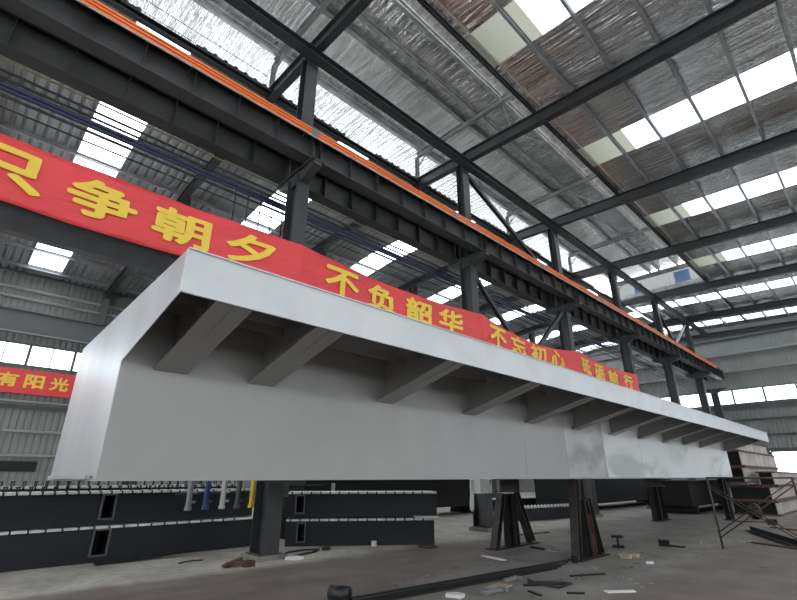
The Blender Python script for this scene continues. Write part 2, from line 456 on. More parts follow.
for i, x in enumerate((-7.7, -9.2, -10.7, -12.2)):
    g = G(); g.c((x, MON_END + .3, zs(x) - .12), (x, YEND - .1, zs(x) - .12), .20, .09)
    tag(g.put('roof_purlin', 'purlin'), 'short grey purlin past the far end of the monitor, %s from its right edge' % ORD[i], 'purlin', 'short purlins past the monitor')
# monitor frames
for k, y in enumerate([-2.25] + YC[:5]):
    lab = 'light grey roof monitor truss, %s' % ('over the column nearest the camera' if k == 1 else 'behind the top left corner of the view' if k == 0 else 'over the %s column from the near end' % ORD[k - 1])
    t = thing('roof_truss', lab, 'roof truss', (0, y, 0), 'roof monitor trusses')
    g = G(); g.h((XM0 + .05, 0, 16.2), (XM1 + .2, 0, 16.2), .26, .16, .014, .01); g.put('monitor_rafter', 'lightframe', t)
    for x in (XM0 + .06, XM1 + .15):
        g = G(); g.h((x, 0, zb(x) + .5), (x, 0, 16.1), .16, .14, .012, .01, up=(1, 0, 0)); g.put('monitor_post', 'lightframe', t)
    g = G(); g.bar((XM0 + .1, 0, 15.5), (XM0 + .75, 0, 16.08), .05, .05); g.put('knee_brace', 'lightframe', t)
for i, (x, m, s, w) in enumerate(((-7.62, 'galv', .22, 'shiny foil wrapped purlin inside the monitor, nearest its right edge'), (-8.9, 'galv', .18, 'galvanised monitor purlin, middle of the three light ones'), (-9.55, 'galv', .18, 'galvanised monitor purlin, left of the three light ones'), (-12.15, 'galv', .26, 'foil wrapped eave purlin along the bright left side of the monitor'))):
    g = G(); g.c((x, YB, 16.42), (x, MON_END, 16.42), s + .05, .14); tag(g.put('monitor_purlin', m), w, 'purlin', 'monitor purlins')
# cross bracing rods in the monitor roof
for k in range(4):
    t = thing('rod_bracing', 'thin crossed roof rods inside the monitor, in the bay past the %s column' % ORD[k], 'bracing', (-8.3, YC[k], 16.3), 'monitor rod bracing')
    for j in (-1, 1):
        g = G(); g.tube([(-.6 * j, .3, -.05 + .02 * j), (.6 * j, 3.7, -.05 + .02 * j)], .012, 6); g.put('rod', 'purlin', t)

for i, (xw, zw, lb) in enumerate(((-12.9, 15.75, 'upper of two thin wires under the bright monitor eave'), (-12.9, 15.25, 'lower of two thin wires under the bright monitor eave'))):
    g = G(); g.tube([(xw, -6, zw + .1), (xw, 5.5, zw + .1)], .012, 6); tag(g.put('stay_wire', 'cable'), lb, 'wire')

# longitudinal strut under the rafters
g = G(); x = XC + .36
g.h((x, -6, 13.98), (x, 49.3, 13.98), .26, .34, .02, .014)
tag(g.put('eave_strut', 'steel'), 'long dark steel strut tying the main row column tops together', 'strut')
# bracing
def brace(p0, p1, label, m='steel', r=(.16, .16), name='diagonal_brace'):
    g = G(); g.h(p0, p1, r[0], r[1], .016, .014, up=(1, 0, 0)); tag(g.put(name, m), label, 'brace')
brace((XC, YC[1] + .25, 13.8), (XC, 20.1, 10.9), 'diagonal brace from the second column top down to the crane girder')
t = thing('cross_brace', 'crossed dark bracing under the girder between the second and third columns', 'brace', (XC, YC[1], 0))
for a, b, dx in ((.3, BAY - .3, -.09), (BAY - .3, .3, .09)):
    g = G(); g.h((dx, a, 9.3), (dx, b, 3.2), .16, .16, .016, .014, up=(1, 0, 0)); g.put('diagonal', 'steel', t)
brace((XC + .1, YC[5] - .9, 13.7), (XC + .1, YC[5] - 5.1, 11.1), 'pale grey diagonal brace above the girder near the far end', 'galv')
brace((XC, YC[4] + .3, 13.7), (XC, YC[4] + 3.2, 11.1), 'dark diagonal brace above the girder past the fifth column')

# ------------------------------------------------------------------ left aisle steel
for k, y in enumerate([-2.25] + YC):
    w = 'behind the left part of the long banner' if k == 0 else 'behind the column nearest the camera' if k == 1 else 'behind the %s column from the near end' % ORD[k - 1]
    g = G()
    for xa, xb in ((-12.75, -19.75), (-19.75, XL + .1)): g.h((xa, 0, zl(xa) - .44), (xb, 0, zl(xb) - .44), .44, .24, .018, .012)
    o = g.put('aisle_rafter', 'steel'); o.location = (0, y, 0); tag(o, 'dark rafter under the left aisle roof, ' + w, 'rafter', 'left aisle rafters')
for i in range(9):
    x = -13.9 - 2.35 * i
    g = G(); g.c((x, YB, zl(x) - .11), (x, YEND - .1, zl(x) - .11), .18, .07)
    tag(g.put('aisle_purlin', 'purlin'), 'grey purlin under the left aisle roof, %s from the main column row' % ORD[i], 'purlin', 'left aisle purlins')
XF = -19.75
ys = [-10.0, -2.25] + YC + [49.4]
for i in range(len(ys) - 1):
    a, b = ys[i] + .012, ys[i + 1] - .012
    if b < -3: continue
    place = 'below the long banner at the left edge' if i == 1 else 'in the bay past the %s column' % ORD[i - 2]
    t = thing('crane_girder', 'dark crane girder of the aisle column row, ' + place, 'girder', (XF, a, 0), 'crane girders of the aisle row')
    g = G(); L = b - a
    g.box(-.22, .22, 0, L, 9.66, 9.7); g.box(-.24, .24, 0, L, 10.72, 10.75); g.box(-.01, .01, 0, L, 9.7, 10.72); g.put('girder_body', 'steel2', t)
    g = G(); g.box(-.3, .62, 0, L, 10.78, 10.82); g.put('walkway_plate', 'girtdark', t)
for k, y in enumerate(YC):
    t = thing('steel_column', 'dark column of the aisle row standing behind the %s main row column' % (ORD[k]), 'column', (XF - .55, y, 0), 'aisle row columns')
    g = G(); g.h((0, 0, 0), (0, 0, zl(XF - .85) - .70), .45, .36, .022, .016, up=(1, 0, 0)); g.put('shaft', 'steel2', t)
    g = G(); g.prism([(.2, 9.655), (.8, 9.655), (.8, 9.5), (.2, 9.1)], 'y', -.15, .15); g.put('corbel', 'steel2', t)
    t = thing('steel_column', 'grey column against the left wall behind the %s main row column' % (ORD[k]), 'column', (XL + .4, y, 0), 'left wall columns')
    g = G(); g.h((0, 0, 0), (0, 0, zl(XL + .1) - .70), .45, .34, .022, .016, up=(1, 0, 0)); g.put('shaft', 'girtdark', t)
g = G(); g.h((XL + .85, -10, 9.95), (XL + .85, YEND - .4, 9.95), 1.25, .36, .03, .02)
tag(g.put('crane_girder', 'girtdark'), 'grey crane girder along the left wall above its window strip', 'girder')

# service pipes and cables behind the main row
XP = -10.62
def run(x, z, r, m, label, name, cat='cable', square=False):
    g = G()
    if square: g.bar((x, -8, z), (x, 49, z), r * 2, r * 2)
    else: g.tube([(x, -8, z), (x, 49, z)], r, 8)
    tag(g.put(name, m), label, cat)
k_ = 10.62 / 10.3
def zz(z): return 1.6 + (z - 1.6) * k_
run(XP, zz(9.36), .022, 'dimyellow', 'faded yellow cable, topmost of the lines behind the columns', 'service_cable')
run(XP, zz(9.11), .03, 'cable', 'black cable just below the faded yellow one', 'service_cable')
run(XP, zz(8.94), .03, 'cable', 'black cable just above the two dark blue pipes', 'service_cable')
run(XP, zz(8.81), .05, 'blue', 'upper of two dark blue service pipes behind the columns', 'service_pipe', 'pipe')
run(XP, zz(8.71), .05, 'blue', 'lower of two dark blue service pipes behind the columns', 'service_pipe', 'pipe')
run(XP, zz(8.56), .035, 'cable', 'black line below the dark blue pipes', 'service_cable')
run(XP, zz(8.30), .02, 'cable', 'thin black wire, lowest of the lines behind the columns', 'service_cable')
for i, (y, m, c) in enumerate(((3.95, 'greypipe', 'grey'), (4.3, 'bluebright', 'blue'), (4.66, 'palepipe', 'pale grey'), (5.0, 'greenpipe', 'dark green'), (5.33, 'yellowpipe', 'bright yellow'))):
    t = thing('drop_pipe', '%s vertical gas drop pipe with valve beside the nearest column' % c, 'pipe', (-10.25, y, 0), 'coloured gas drop pipes')
    g = G(); g.tube([(0, 0, 1.0), (0, 0, 1.75)], .055, 12); g.tube([(0, 0, .97), (0, 0, 1.03)], .07, 12); g.put('pipe_end', m, t)
    g = G(); g.tube([(0, 0, 1.75), (0, 0, 8.85)], .017, 8); g.put('riser', 'cable', t)
    g = G(); g.tube([(0, .05, 1.12), (0, .13, 1.12)], .025, 8); g.put('valve', m, t); g = G(); g.tube([(0, .05, 1.3), (0, .14, 1.3)], .022, 8); g.put('valve', m, t)
g = G(); g.bar((-10.33, 3.7, 1.28), (-10.33, 5.6, 1.28), .04, .05); tag(g.put('pipe_bracket', 'steel'), 'dark horizontal bracket rail behind the five drop pipes', 'bracket')

# ------------------------------------------------------------------ the big box girder
t = thing('bridge_girder', 'long pale grey steel bridge box girder with an overhanging bracketed deck edge', 'girder', (0, 0, 0))
XW, XB, XFa = -5.03, -7.25, -3.62
Y0, YW, YF = 1.08, 24.4, 25.35
ZB = 1.59
def zt(x): return 3.36 + (x - XFa) * .041
for i, (a, b, m) in enumerate(((Y0 + .005, 8.3, 'box'), (8.31, 9.98, 'box'), (9.99, 11.98, 'mottle'), (11.99, 14.4, 'stain'), (14.41, 19.4, 'stain'), (19.41, YW, 'stain'))):
    g = G(); g.box(XW - .02, XW, a, b, ZB, zt(XW) - .06); g.put('web_plate', m, t)
g = G(); g.box(XB, XB + .02, Y0, YW, ZB, zt(XB) - .04); g.put('web_plate', 'box', t)
g = G(); g.box(XB - .03, XW + .035, Y0 - .02, YW, ZB - .025, ZB); g.put('bottom_plate', 'box', t)
g = G(); g.prism([(XB - .05, zt(XB) - .05), (XFa, zt(XFa) - .05), (XFa, zt(XFa) - .03), (XB - .05, zt(XB) - .03)], 'y', Y0, YW); 
g.prism([(XB - .05, YW), (XW, YW), (XFa, YF), (XB - .05, YF)], 'z', zt(XB) - .05, zt(XB) - .03)
g.put('deck_plate', 'box', t)
g = G(); g.prism([(XB, ZB), (XW, ZB), (XW, 2.66), (XFa + .0, 2.98), (XFa + .0, zt(XFa)), (XB, zt(XB))], 'y', Y0 - .004, Y0 + .004); g.put('end_plate', 'boxend', t)
g = G(); g.prism([(XW - .1, 2.6), (XW, 2.66), (XFa, 2.98), (XFa, 3.3), (XW, 3.2)], 'y', YW - .02, YW); g.put('end_plate', 'box', t)
g = G(); g.box(XFa - .02, XFa + .004, Y0 - .006, YF, 2.98, zt(XFa)); g.box(XFa - .06, XFa + .02, Y0, YF, zt(XFa), zt(XFa) + .012); g.put('fascia_plate', 'fascia', t)
for x in (-3.98, -4.30, -4.62):
    g = G(); g.box(x - .008, x + .008, Y0 + .02, YW - .03, zt(x) - .2, zt(x) - .05); g.put('deck_rib', 'box', t)
bsrc = None
for k in range(12):
    y = 1.55 if k == 0 else 2.57 + 1.995 * (k - 1) if k < 11 else 24.2
    if bsrc is None:
        g = G(); g.prism([(XW, 2.63), (XFa - .02, 2.97), (XFa - .02, 3.29), (XW, 3.24)], 'y', -.007, .007); br = g.put('bracket', 'box', t)
        g = G(); g.prism([(XW, 2.615), (XFa - .03, 2.985), (XFa - .03, 3.005), (XW, 2.64)], 'y', -.17, .17); fl = g.put('bracket_flange', 'box', br)
        br.location = (0, y, 0); bsrc = (br, fl)
    else:
        b = copy_part(bsrc[0], t, (0, y, 0)); copy_part(bsrc[1], b, (0, 0, 0))
g = G(); g.box(XW - 2.0, XW - .1, Y0 - .06, Y0 - .02, ZB - .01, ZB + .025); g.put('bottom_lip', 'box', t)

# trestles under the girder
def trestle(loc, label, legs, post=True, rz=0, h=1.56, beam=None):
    t = thing('trestle_support', label, 'trestle', loc, rz=rz)
    if beam:
        g = G(); g.h((0, beam[0], h - .16), (0, beam[1], h - .16), .32, .30, .025, .02); g.put('head_beam', 'trestle', t)
    for y0, y1, zt_, m, w in legs:
        g = G(); g.h((0, y0, .02), (0, y1, zt_), .17, .17, .016, .014, up=(1, 0, 0) if abs(y0 - y1) < .01 else (0, 1, 0)); g.put('leg', m, t)
    g = G(); ya = min(l[0] for l in legs) - .15; yb = max(l[0] for l in legs) + .15
    g.box(-.16, .16, ya, yb, 0, .02); g.put('base_plate', 'black', t)
    return t
trestle((-5.12, 10.1, 0), 'black trestle post with rusty raking props under the near web of the girder', [(-.05, .22, 1.555, 'trestle', 0), (.42, .34, 1.13, 'black', 0), (.68, .56, 1.13, 'rust', 0), (1.0, .66, 1.13, 'black', 0)])
trestle((-7.2, 10.9, 0), 'dark splayed four legged trestle under the back of the girder', [(-.78, -.36, 1.2, 'trestle', 0), (-.16, -.12, 1.2, 'black', 0), (.12, .08, 1.2, 'trestle', 0), (.85, .28, 1.2, 'trestle', 0)], beam=(-.38, .5))
trestle((-7.15, 21.3, 0), 'small black splayed trestle further back under the girder', [(-.55, -.4, 1.2, 'black', 0), (0, 0, 1.2, 'black', 0), (.6, .2, 1.2, 'black', 0)], beam=(-.8, .8))
trestle((-5.3, 23.6, 0), 'black post holding up the far end of the girder', [(-.2, -.2, 1.56, 'black', 0), (.25, .25, 1.56, 'black', 0)])
trestle((-6.7, 2.6, 0), 'black stool support under the near end of the girder', [(-.3, -.3, 1.56, 'black', 0), (.3, .3, 1.56, 'black', 0)]) if False else None

# ------------------------------------------------------------------ banners
def by_wave(y, z):
    a = (y - 5.5) / BAY; f = abs(math.sin(math.pi * a))
    s = .06 * math.sin(y * 2.3 + z * 1.5) + .03 * math.sin(y * 5.1 - z * 4)
    return -9.28 - .20 * f ** .7 + .28 * s * min(1, f * 2 + .15)
def by_top(y):
    a = ((y - 5.5) / BAY) % 1.0
    d = .30 if 13.25 < y < 21 else .12
    return 7.22 - d * math.sin(math.pi * a) + (.12 if y < 5.5 else 0) * math.sin(math.pi * a)
def by_bot(y):
    a = ((y - 5.5) / BAY) % 1.0
    return 6.02 - .06 * math.sin(math.pi * a)
t = thing('banner', 'long red cloth banner with yellow slogan characters tied along the main columns', 'banner', (0, 0, 0))
bm = bmesh.new(); ny, nz = 420, 10; ya, yb = -4.0, 28.35
grid = []
for i in range(ny + 1):
    y = ya + (yb - ya) * i / ny; row = []
    for j in range(nz + 1):
        f = j / nz; z = by_bot(y) + (by_top(y) - by_bot(y)) * f
        row.append(bm.verts.new((by_wave(y, z), y, z)))
    grid.append(row)
for i in range(ny):
    for j in range(nz): bm.faces.new((grid[i][j], grid[i + 1][j], grid[i + 1][j + 1], grid[i][j + 1]))
o = obj('banner_cloth', bm, 'banner', t, True)
md = o.modifiers.new('thick', 'SOLIDIFY'); md.thickness = .004

def glyph(ch, cy, cz, w, h, fn, parent, bold=.034):
    cu = bpy.data.curves.new('character', 'FONT'); cu.body = ch; cu.size = 1.0; cu.resolution_u = 4
    tmp = bpy.data.objects.new('tmp', cu); COL.objects.link(tmp)
    bpy.context.view_layer.update()
    me = bpy.data.meshes.new_from_object(tmp.evaluated_get(bpy.context.evaluated_depsgraph_get()))
    bpy.data.objects.remove(tmp)
    bm = bmesh.new(); bm.from_mesh(me); bpy.data.meshes.remove(me)
    bmesh.ops.triangulate(bm, faces=bm.faces[:])
    bmesh.ops.subdivide_edges(bm, edges=[e for e in bm.edges if e.calc_length() > .25], cuts=2)
    xs = [v.co.x for v in bm.verts]; zs_ = [v.co.y for v in bm.verts]
    x0, x1, y0, y1 = min(xs), max(xs), min(zs_), max(zs_)
    bmesh.ops.subdivide_edges(bm, edges=[e for e in bm.edges if e.calc_length() > .12], cuts=1)
    bmesh.ops.triangulate(bm, faces=bm.faces[:])
    base = bm.copy()
    me0 = bpy.data.meshes.new('g'); base.to_mesh(me0); base.free()
    for q, (dx, dy) in enumerate(((bold, 0), (-bold, 0), (0, bold), (0, -bold), (bold * .7, bold * .7), (-bold * .7, bold * .7), (bold * .7, -bold * .7), (-bold * .7, -bold * .7))):
        n0 = len(bm.verts); bm.from_mesh(me0); bm.verts.ensure_lookup_table()
        for v in bm.verts[n0:]: v.co.x += dx; v.co.y += dy; v.co.z = .0012 * (q + 1)
    bpy.data.meshes.remove(me0)
    for v in bm.verts:
        y = cy + ((v.co.x - x0) / (x1 - x0) - .5) * w; z = cz + ((v.co.y - y0) / (y1 - y0) - .5) * h
        v.co = (fn(y, z) + .03 + v.co.z, y, z)
    me = bpy.data.meshes.new('character'); bm.to_mesh(me); bm.free(); me.materials.append(M['yellow'])
    o = bpy.data.objects.new('character', me); COL.objects.link(o); o.parent = parent
    return o
for ch, y in zip('只争朝夕不负韶华不忘初心砥砺前行', (-.42, 1.12, 2.62, 4.18, 6.9, 8.42, 10.02, 11.58, 14.3, 15.8, 17.4, 18.98, 21.65, 23.32, 25.12, 27.0)):
    cz = (by_top(y) + by_bot(y)) / 2 + .02
    glyph(ch, y, cz, 1.12, .74, by_wave, t)
t = thing('banner', 'smaller red banner with yellow characters on the left wall under its windows', 'banner', (XL + .35, 0, 0))
g = G(); g.box(-.01, 0, -8, 5.15, 6.0, 7.35); o = g.put('banner_cloth', 'banner', t)
for ch, y in zip('有阳光', (1.85, 3.05, 4.25)): glyph(ch, y, 6.72, .85, .72, lambda a, b: -.02, t)

# ------------------------------------------------------------------ stacks of dark box beams with shear studs
SS = {}
def stud_beam(label, loc, rz, L, h, w, hatch, group, studs=True, step=.27, dark='navy', rows=2):
    t = thing('box_beam', label, 'beam', loc, group, rz)
    g = G()
    if hatch is None: g.box(-w, 0, 0, L, .0, h - .075)
    else:
        a, b, z0, z1 = hatch
        g.box(-w, 0, 0, a, 0, h - .075); g.box(-w, 0, b, L, 0, h - .075); g.box(-w, 0, a, b, 0, z0); g.box(-w, 0, a, b, z1, h - .075); g.box(-w, -w + .1, a, b, z0, z1)
    g.put('box_body', dark, t)
    g = G(); g.box(-w - .04, .05, 0, L, h - .065, h - .02); g.put('top_flange', 'bare', t)
    if hatch:
        a, b, z0, z1 = hatch; g = G()
        g.box(0, .06, a - .03, a, z0 - .03, z1 + .03); g.box(0, .06, b, b + .03, z0 - .03, z1 + .03); g.box(0, .06, a, b, z0 - .03, z0); g.box(0, .06, a, b, z1, z1 + .03); g.put('hatch_frame', 'hatch', t)
    if studs:
        if 's' not in SS:
            g = G(); g.tube([(0, 0, 0), (0, 0, .085)], .013, 8); g.tube([(0, 0, .085), (0, 0, .105)], .022, 8)
            SS['s'] = g.bm; me = bpy.data.meshes.new('shear_stud'); bmesh.ops.recalc_face_normals(g.bm, faces=g.bm.faces[:]); g.bm.to_mesh(me); me.materials.append(M['black']); SS['m'] = me
            g = G(); g.box(-.075, 0.056, -.016, .016, -.056, .006); me = bpy.data.meshes.new('cleat'); bmesh.ops.recalc_face_normals(g.bm, faces=g.bm.faces[:]); g.bm.to_mesh(me); me.materials.append(M['black']); SS['c'] = me
        n = int((L - .1) / step)
        for i in range(n):
            y = .1 + step * i
            c = bpy.data.objects.new('cleat', SS['c']); COL.objects.link(c); c.parent = t; c.location = (0, y, h - .02)
            if studs == 'tall':
                for r in range(rows):
                    s = bpy.data.objects.new('shear_stud', SS['m']); COL.objects.link(s); s.parent = t; s.location = (-.12 - .28 * r, y + .07 * r, h - .02)
    return t
gn = 'stacked navy box beams'
stud_beam('lower navy box beam of the long stack on the left floor', (-11.72, -2.0, 0), 0, 8.2, .68, .75, (4.72, 4.98, .14, .58), gn, True)
stud_beam('upper navy box beam of the long left stack, topped with shear studs', (-11.84, -2.0, .68), 0, 8.2, .66, .75, (4.78, 5.0, .12, .56), gn, 'tall', .2)
d2 = Vector((-8.72 + 11.05, 9.75 - 6.75, 0)); L2 = d2.length; rz2 = math.atan2(-d2.x, d2.y)
stud_beam('lower navy box beam of the short stack right of the nearest column', (-11.05, 6.75, 0), rz2, L2 - .05, .63, .8, (.3, .46, .12, .5), gn, True, .24)
stud_beam('upper navy box beam of the short stack, on its lower twin', (-11.1, 6.78, .64), rz2, L2 + .05, .62, .8, (.22, .40, .12, .5), gn, True, .24)
g = G(); g.box(-.1, .35, -.5, .12, 0, .03); o = g.put('spacer_plank', 'bare'); o.location = (-8.8, 9.7, .632); o.rotation_euler = (0, 0, rz2)
tag(o, 'pale spacer plank sticking out between the two short stacked beams', 'plank')
stud_beam('low dark box beam with a bright studded top in the middle distance', (-10.6, 17.0, 0), -.18, 4.2, .52, .8, None, gn, 'tall', .2)
stud_beam('dark box beam lying far back behind the splayed trestle', (-14.4, 20.5, 0), -.1, 8.0, .6, .8, None, gn, True, .3)
stud_beam('tall dark beam behind the long left stack, its studs just under the girder bottom', (-12.95, -2.0, 0), 0, 8.4, 1.43, .8, None, gn, 'tall', .2)
# girders stored behind, coloured black to stand in for the gloom
def stored(label, loc, L, h, w, rz=0, m='black'):
    t = thing('stored_girder', label, 'girder', loc, 'dark girders stored in the background', rz)
    g = G(); g.box(-w, 0, 0, L, .35, h - .03); g.put('box_body', m, t)
    g = G(); g.box(-w - .05, .05, 0, L, h - .03, h); g.put('top_flange', 'black', t)
    for y in (.6, L - .9):
        g = G(); g.box(-w, 0, y, y + .3, 0, .35); g.put('support_block', 'black', t)
stored('large gloom-dark girder on blocks behind the white cabinet column', (-14.5, 9.5, 0), 10.5, 1.5, 1.6)
stored('long dark girder on blocks in the gloom behind the back trestle', (-11.1, 22.5, 0), 14, 1.5, 2.2)
stored('gloom-black girder on blocks deep under the bridge girder', (-7.0, 25.2, 0), 12, 1.45, 1.6, 0, 'black')
t = thing('stud_rack', 'black rack of studded plates lying on the short beam stack', 'rack', (-12.3, 7.5, 1.0))
g = G(); g.box(-.6, 0, 0, 1.5, .0, .08); g.box(-.6, 0, 0, 1.5, .32, .38); g.put('frame', 'black', t)
g = G(); g.box(-.02, .02, 1.5, 1.62, -.02, .42); g.put('end_post', 'palepipe', t)
g = G()
for k in range(16): g.tube([(-.05, .06 + .09 * k, .08), (-.05, .06 + .09 * k, .32)], .018, 6)
g.put('rods', 'black', t)
g = G(); g.box(-.6, 0, .0, .1, -1.0, .0); g.box(-.6, 0, 1.4, 1.5, -1.0, .0); g.put('stand', 'black', t)

# electrical cabinet and cloth on the second column
t = thing('electrical_cabinet', 'white electrical cabinet fixed to the second column', 'cabinet', (XC + .27, YC[1] - .42, 1.12))
g = G(); g.box(0, .25, -.35, .28, 0, .65); g.put('cabinet_body', 'white', t)
g = G(); g.box(.25, .262, -.32, .25, .03, .62); g.put('door', 'white', t)
g = G(); g.box(.262, .28, .16, .19, .28, .4); g.put('handle', 'black', t)
bm = bmesh.new(); rows = []
for i in range(9):
    f = i / 8
    rows.append([bm.verts.new((-9.50 + .05 * math.sin(j * 1.7 + f * 3), 12.22 + j * .05 - .04 * f * j * .3, 1.75 - f * 1.15 * (1 - .06 * abs(j - 2)))) for j in range(5)])
for a, b in zip(rows, rows[1:]):
    for j in range(4): bm.faces.new((a[j], a[j + 1], b[j + 1], b[j]))
o = obj('hanging_sheet', bm, 'cloth', None, True); o.modifiers.new('t', 'SOLIDIFY').thickness = .01
tag(o, 'white plastic sheet hanging left of the white electrical cabinet', 'sheet')

# ------------------------------------------------------------------ stack of long rusty beams
def pbeam(label, x, y0, z, L, h, w):
    t = thing('steel_beam', label, 'beam', (x, y0, z), 'rusty beam stack at the far end of the girder')
    g = G(); g.box(-.10, -.07, 0, L, .03, h - .03); g.box(-w + .07, -w + .10, 0, L, .03, h - .03); g.put('web', 'beamside', t)
    for z0 in (0, h - .06):
        g = G(); g.box(-w, 0.02, 0, L, z0, z0 + .06); g.put('flange', 'rustflange', t)
    g = G(); g.box(-w + .1, -.1, .12, .16, .035, h - .035); g.put('end_shade_plate', 'black', t)  # black plate standing in for the shade inside the open beam end
pbeam('topmost rusty steel beam of the stack beyond the girder end', -5.35, 27.3, 2.80, 9, .55, 1.0)
pbeam('second rusty beam from the top of the stack beyond the girder end', -5.05, 27.2, 2.06, 9, .73, 1.0)
pbeam('third rusty beam from the top of the stack, set back from the lower ones', -5.06, 27.1, 1.34, 9, .71, 1.0)
pbeam('short fronting rusty beam laid highest on the lower tier of the stack', -4.08, 27.6, 1.22, 9, .62, .7)
pbeam('rusty beam in the middle of the lower tier of the stack', -4.28, 27.4, .60, 9, .61, 1.7)
pbeam('bottom rusty beam of the stack resting on the floor', -4.2, 27.3, .0, 9, .59, 1.8)

# ------------------------------------------------------------------ scaffold frame
t = thing('scaffold_tower', 'rusty tube scaffold frame with crossed braces standing right of the girder end', 'scaffold', (-3.46, 14.1, 0))
def tubes(name, segs, r):
    for a, b in segs:
        g = G(); g.tube([a, b], r, 8); g.put(name, 'scaf', t, True)
HX, DY, HZ = 1.68, .95, 1.6
tubes('upright', [((x, y, 0), (x, y, HZ)) for x, y in ((0, 0), (HX, 0), (HX, DY))], .024)
tubes('ledger', [((HX, 0, HZ - .03), (HX, DY, HZ - .03)), ((0, 0, HZ - .02), (HX, 0, HZ - .02)), ((HX, 0, .8), (HX, DY, .8))], .02)
tubes('cross_brace', [((0.02, -.03, HZ - .18), (HX, -.03, .25)), ((0.02, -.06, .25), (HX, -.06, HZ - .18)), ((0.02, .03, HZ - .28), (HX, .3, .12)), ((0.02, .03, .38), (HX, .3, HZ - .04))], .013)

# ------------------------------------------------------------------ things lying on the floor
def lay(name, m, label, cat, fn, loc, rz=0, smooth=False, group=None):
    g = G(); fn(g); o = g.put(name, m, None, smooth); o.location = loc; o.rotation_euler = (0, 0, rz); return tag(o, label, cat, group)
a, b = Vector((-5.75, 4.6, 0)), Vector((-5.15, 9.65, 0)); dd = b - a; rzb = math.atan2(-dd.x, dd.y); LB = dd.length
for i, (ox, h, w) in enumerate(((0, .05, .06), (.10, .045, .05), (.19, .06, .05), (.27, .03, .06))):
    lay('flat_bar', 'black' if i != 1 else 'trestle', 'long dark steel bar in the floor bundle, %s from the column side' % ORD[i], 'bar', lambda g: g.bar((ox, 0, h / 2), (ox, LB - .25 * i, h / 2), w, h), (a.x, a.y, 0), rzb, False, 'bundle of long bars on the floor')
lay('cable_roll', 'cable', 'round black roll at the near end of the long bars', 'roll', lambda g: g.tube([(-.14, 0, .10), (.14, 0, .10)], .10, 20), (-5.84, 4.50, 0), .3, True)
lay('steel_offcut', 'black', 'small upright black block at the far end of the long bars', 'offcut', lambda g: g.box(-.05, .05, -.05, .05, 0, .14), (-5.02, 9.72, .0), .3)
lay('dark_plank', 'black', 'long dark strip lying against the foot of the left beam stack', 'plank', lambda g: (g.bar((0, 0, .03), (0, 1.1, .05), .16, .04), g.bar((.02, 1.0, .05), (.05, 1.75, .10), .14, .05)), (-11.35, 2.75, 0), 0)
lay('bent_rod', 'cable', 'thin curved black rod on the pale floor left of the nearest column', 'rod', lambda g: g.tube([(0, 0, .012), (-.10, .15, .012), (-.12, .32, .012), (-.06, .5, .012)], .014, 6), (-10.4, 4.0, 0), 0)
lay('rusty_scrap', 'rust', 'rusty scrap heap at the foot of the nearest column', 'scrap', lambda g: (g.bar((0, 0, .05), (.2, .4, .07), .12, .07), g.bar((.1, -.1, .04), (0, .3, .12), .08, .05), g.box(.15, .3, .25, .45, 0, .1)), (-9.40, 4.5, 0), 0)
lay('rubber_hose', 'cable', 'looped black hose on the floor right of the nearest column', 'hose', lambda g: g.tube([(0, 0, .02), (-.25, .35, .02), (-.30, .8, .02), (-.1, 1.05, .02), (.12, .8, .02), (.25, .3, .02), (.4, -.2, .02)], .022, 8), (-9.85, 5.95, 0), 0, True)
lay('white_rag', 'paper', 'white rag on the floor beside the looped black hose', 'rag', lambda g: g.prism([(0, 0), (.25, .05), (.3, .25), (.1, .3), (-.05, .2)], 'z', 0, .05), (-9.35, 5.75, 0), .4)
lay('small_clamp', 'cable', 'small black clamp on the floor left of the short beam stack', 'clamp', lambda g: (g.bar((0, 0, .04), (.12, .16, .05), .08, .07), g.bar((0, .1, .04), (.12, 0, .10), .05, .05)), (-9.9, 7.05, 0), 0)
lay('paper_cup', 'paper', 'white crumpled cup in front of the short beam stack', 'cup', lambda g: g.tube([(0, 0, 0), (0, 0, .11)], .065, 10), (-9.62, 8.42, 0), 0)
lay('iron_ring', 'cable', 'flat black ring on the floor at the right end of the short stack', 'ring', lambda g: g.tube([(.22 * math.cos(k * .524), .22 * math.sin(k * .524), .015) for k in range(13)], .018, 6), (-8.55, 9.25, 0), 0)
lay('paper_strip', 'paper', 'long white paper strip on the brown floor before the splayed trestle', 'paper', lambda g: g.prism([(0, 0), (.12, .05), (.55, -.02), (.72, -.1), (.66, -.2), (.3, -.13)], 'z', 0, .012), (-6.85, 9.1, 0), 0)
lay('short_rod', 'cable', 'short black rod on the floor right of the splayed trestle', 'rod', lambda g: g.tube([(0, 0, .02), (.42, -.1, .02)], .022, 8), (-6.75, 10.95, 0), 0)
lay('paper_strip', 'paper', 'small white strip beside the short black rod', 'paper', lambda g: g.box(0, .3, 0, .06, 0, .01), (-6.28, 10.8, 0), -.2)
lay('curved_strap', 'rust', 'thin dark strap lying beyond the splayed trestle', 'strap', lambda g: g.bar((0, 0, .012), (.4, 1.2, .012), .08, .02), (-8.35, 13.0, 0), .1)
lay('steel_offcut', 'black', 'small black cube on the floor left of the front trestle post', 'offcut', lambda g: g.box(-.07, .07, -.07, .07, 0, .17), (-7.6, 15.3, 0), .4)
lay('beam_offcut', 'black', 'black short H section offcut standing right of the front trestle', 'offcut', lambda g: g.h((0, 0, .13), (-.11, .27, .13), .26, .26, .04, .04), (-5.25, 12.45, 0), 0)
lay('beam_offcut', 'black', 'black offcut with a long tail lying further right of the front trestle', 'offcut', lambda g: (g.h((0, 0, .07), (.22, .1, .07), .14, .2, .02, .02), g.bar((.2, .1, .02), (.55, .05, .02), .12, .03)), (-4.7, 13.55, 0), 0)
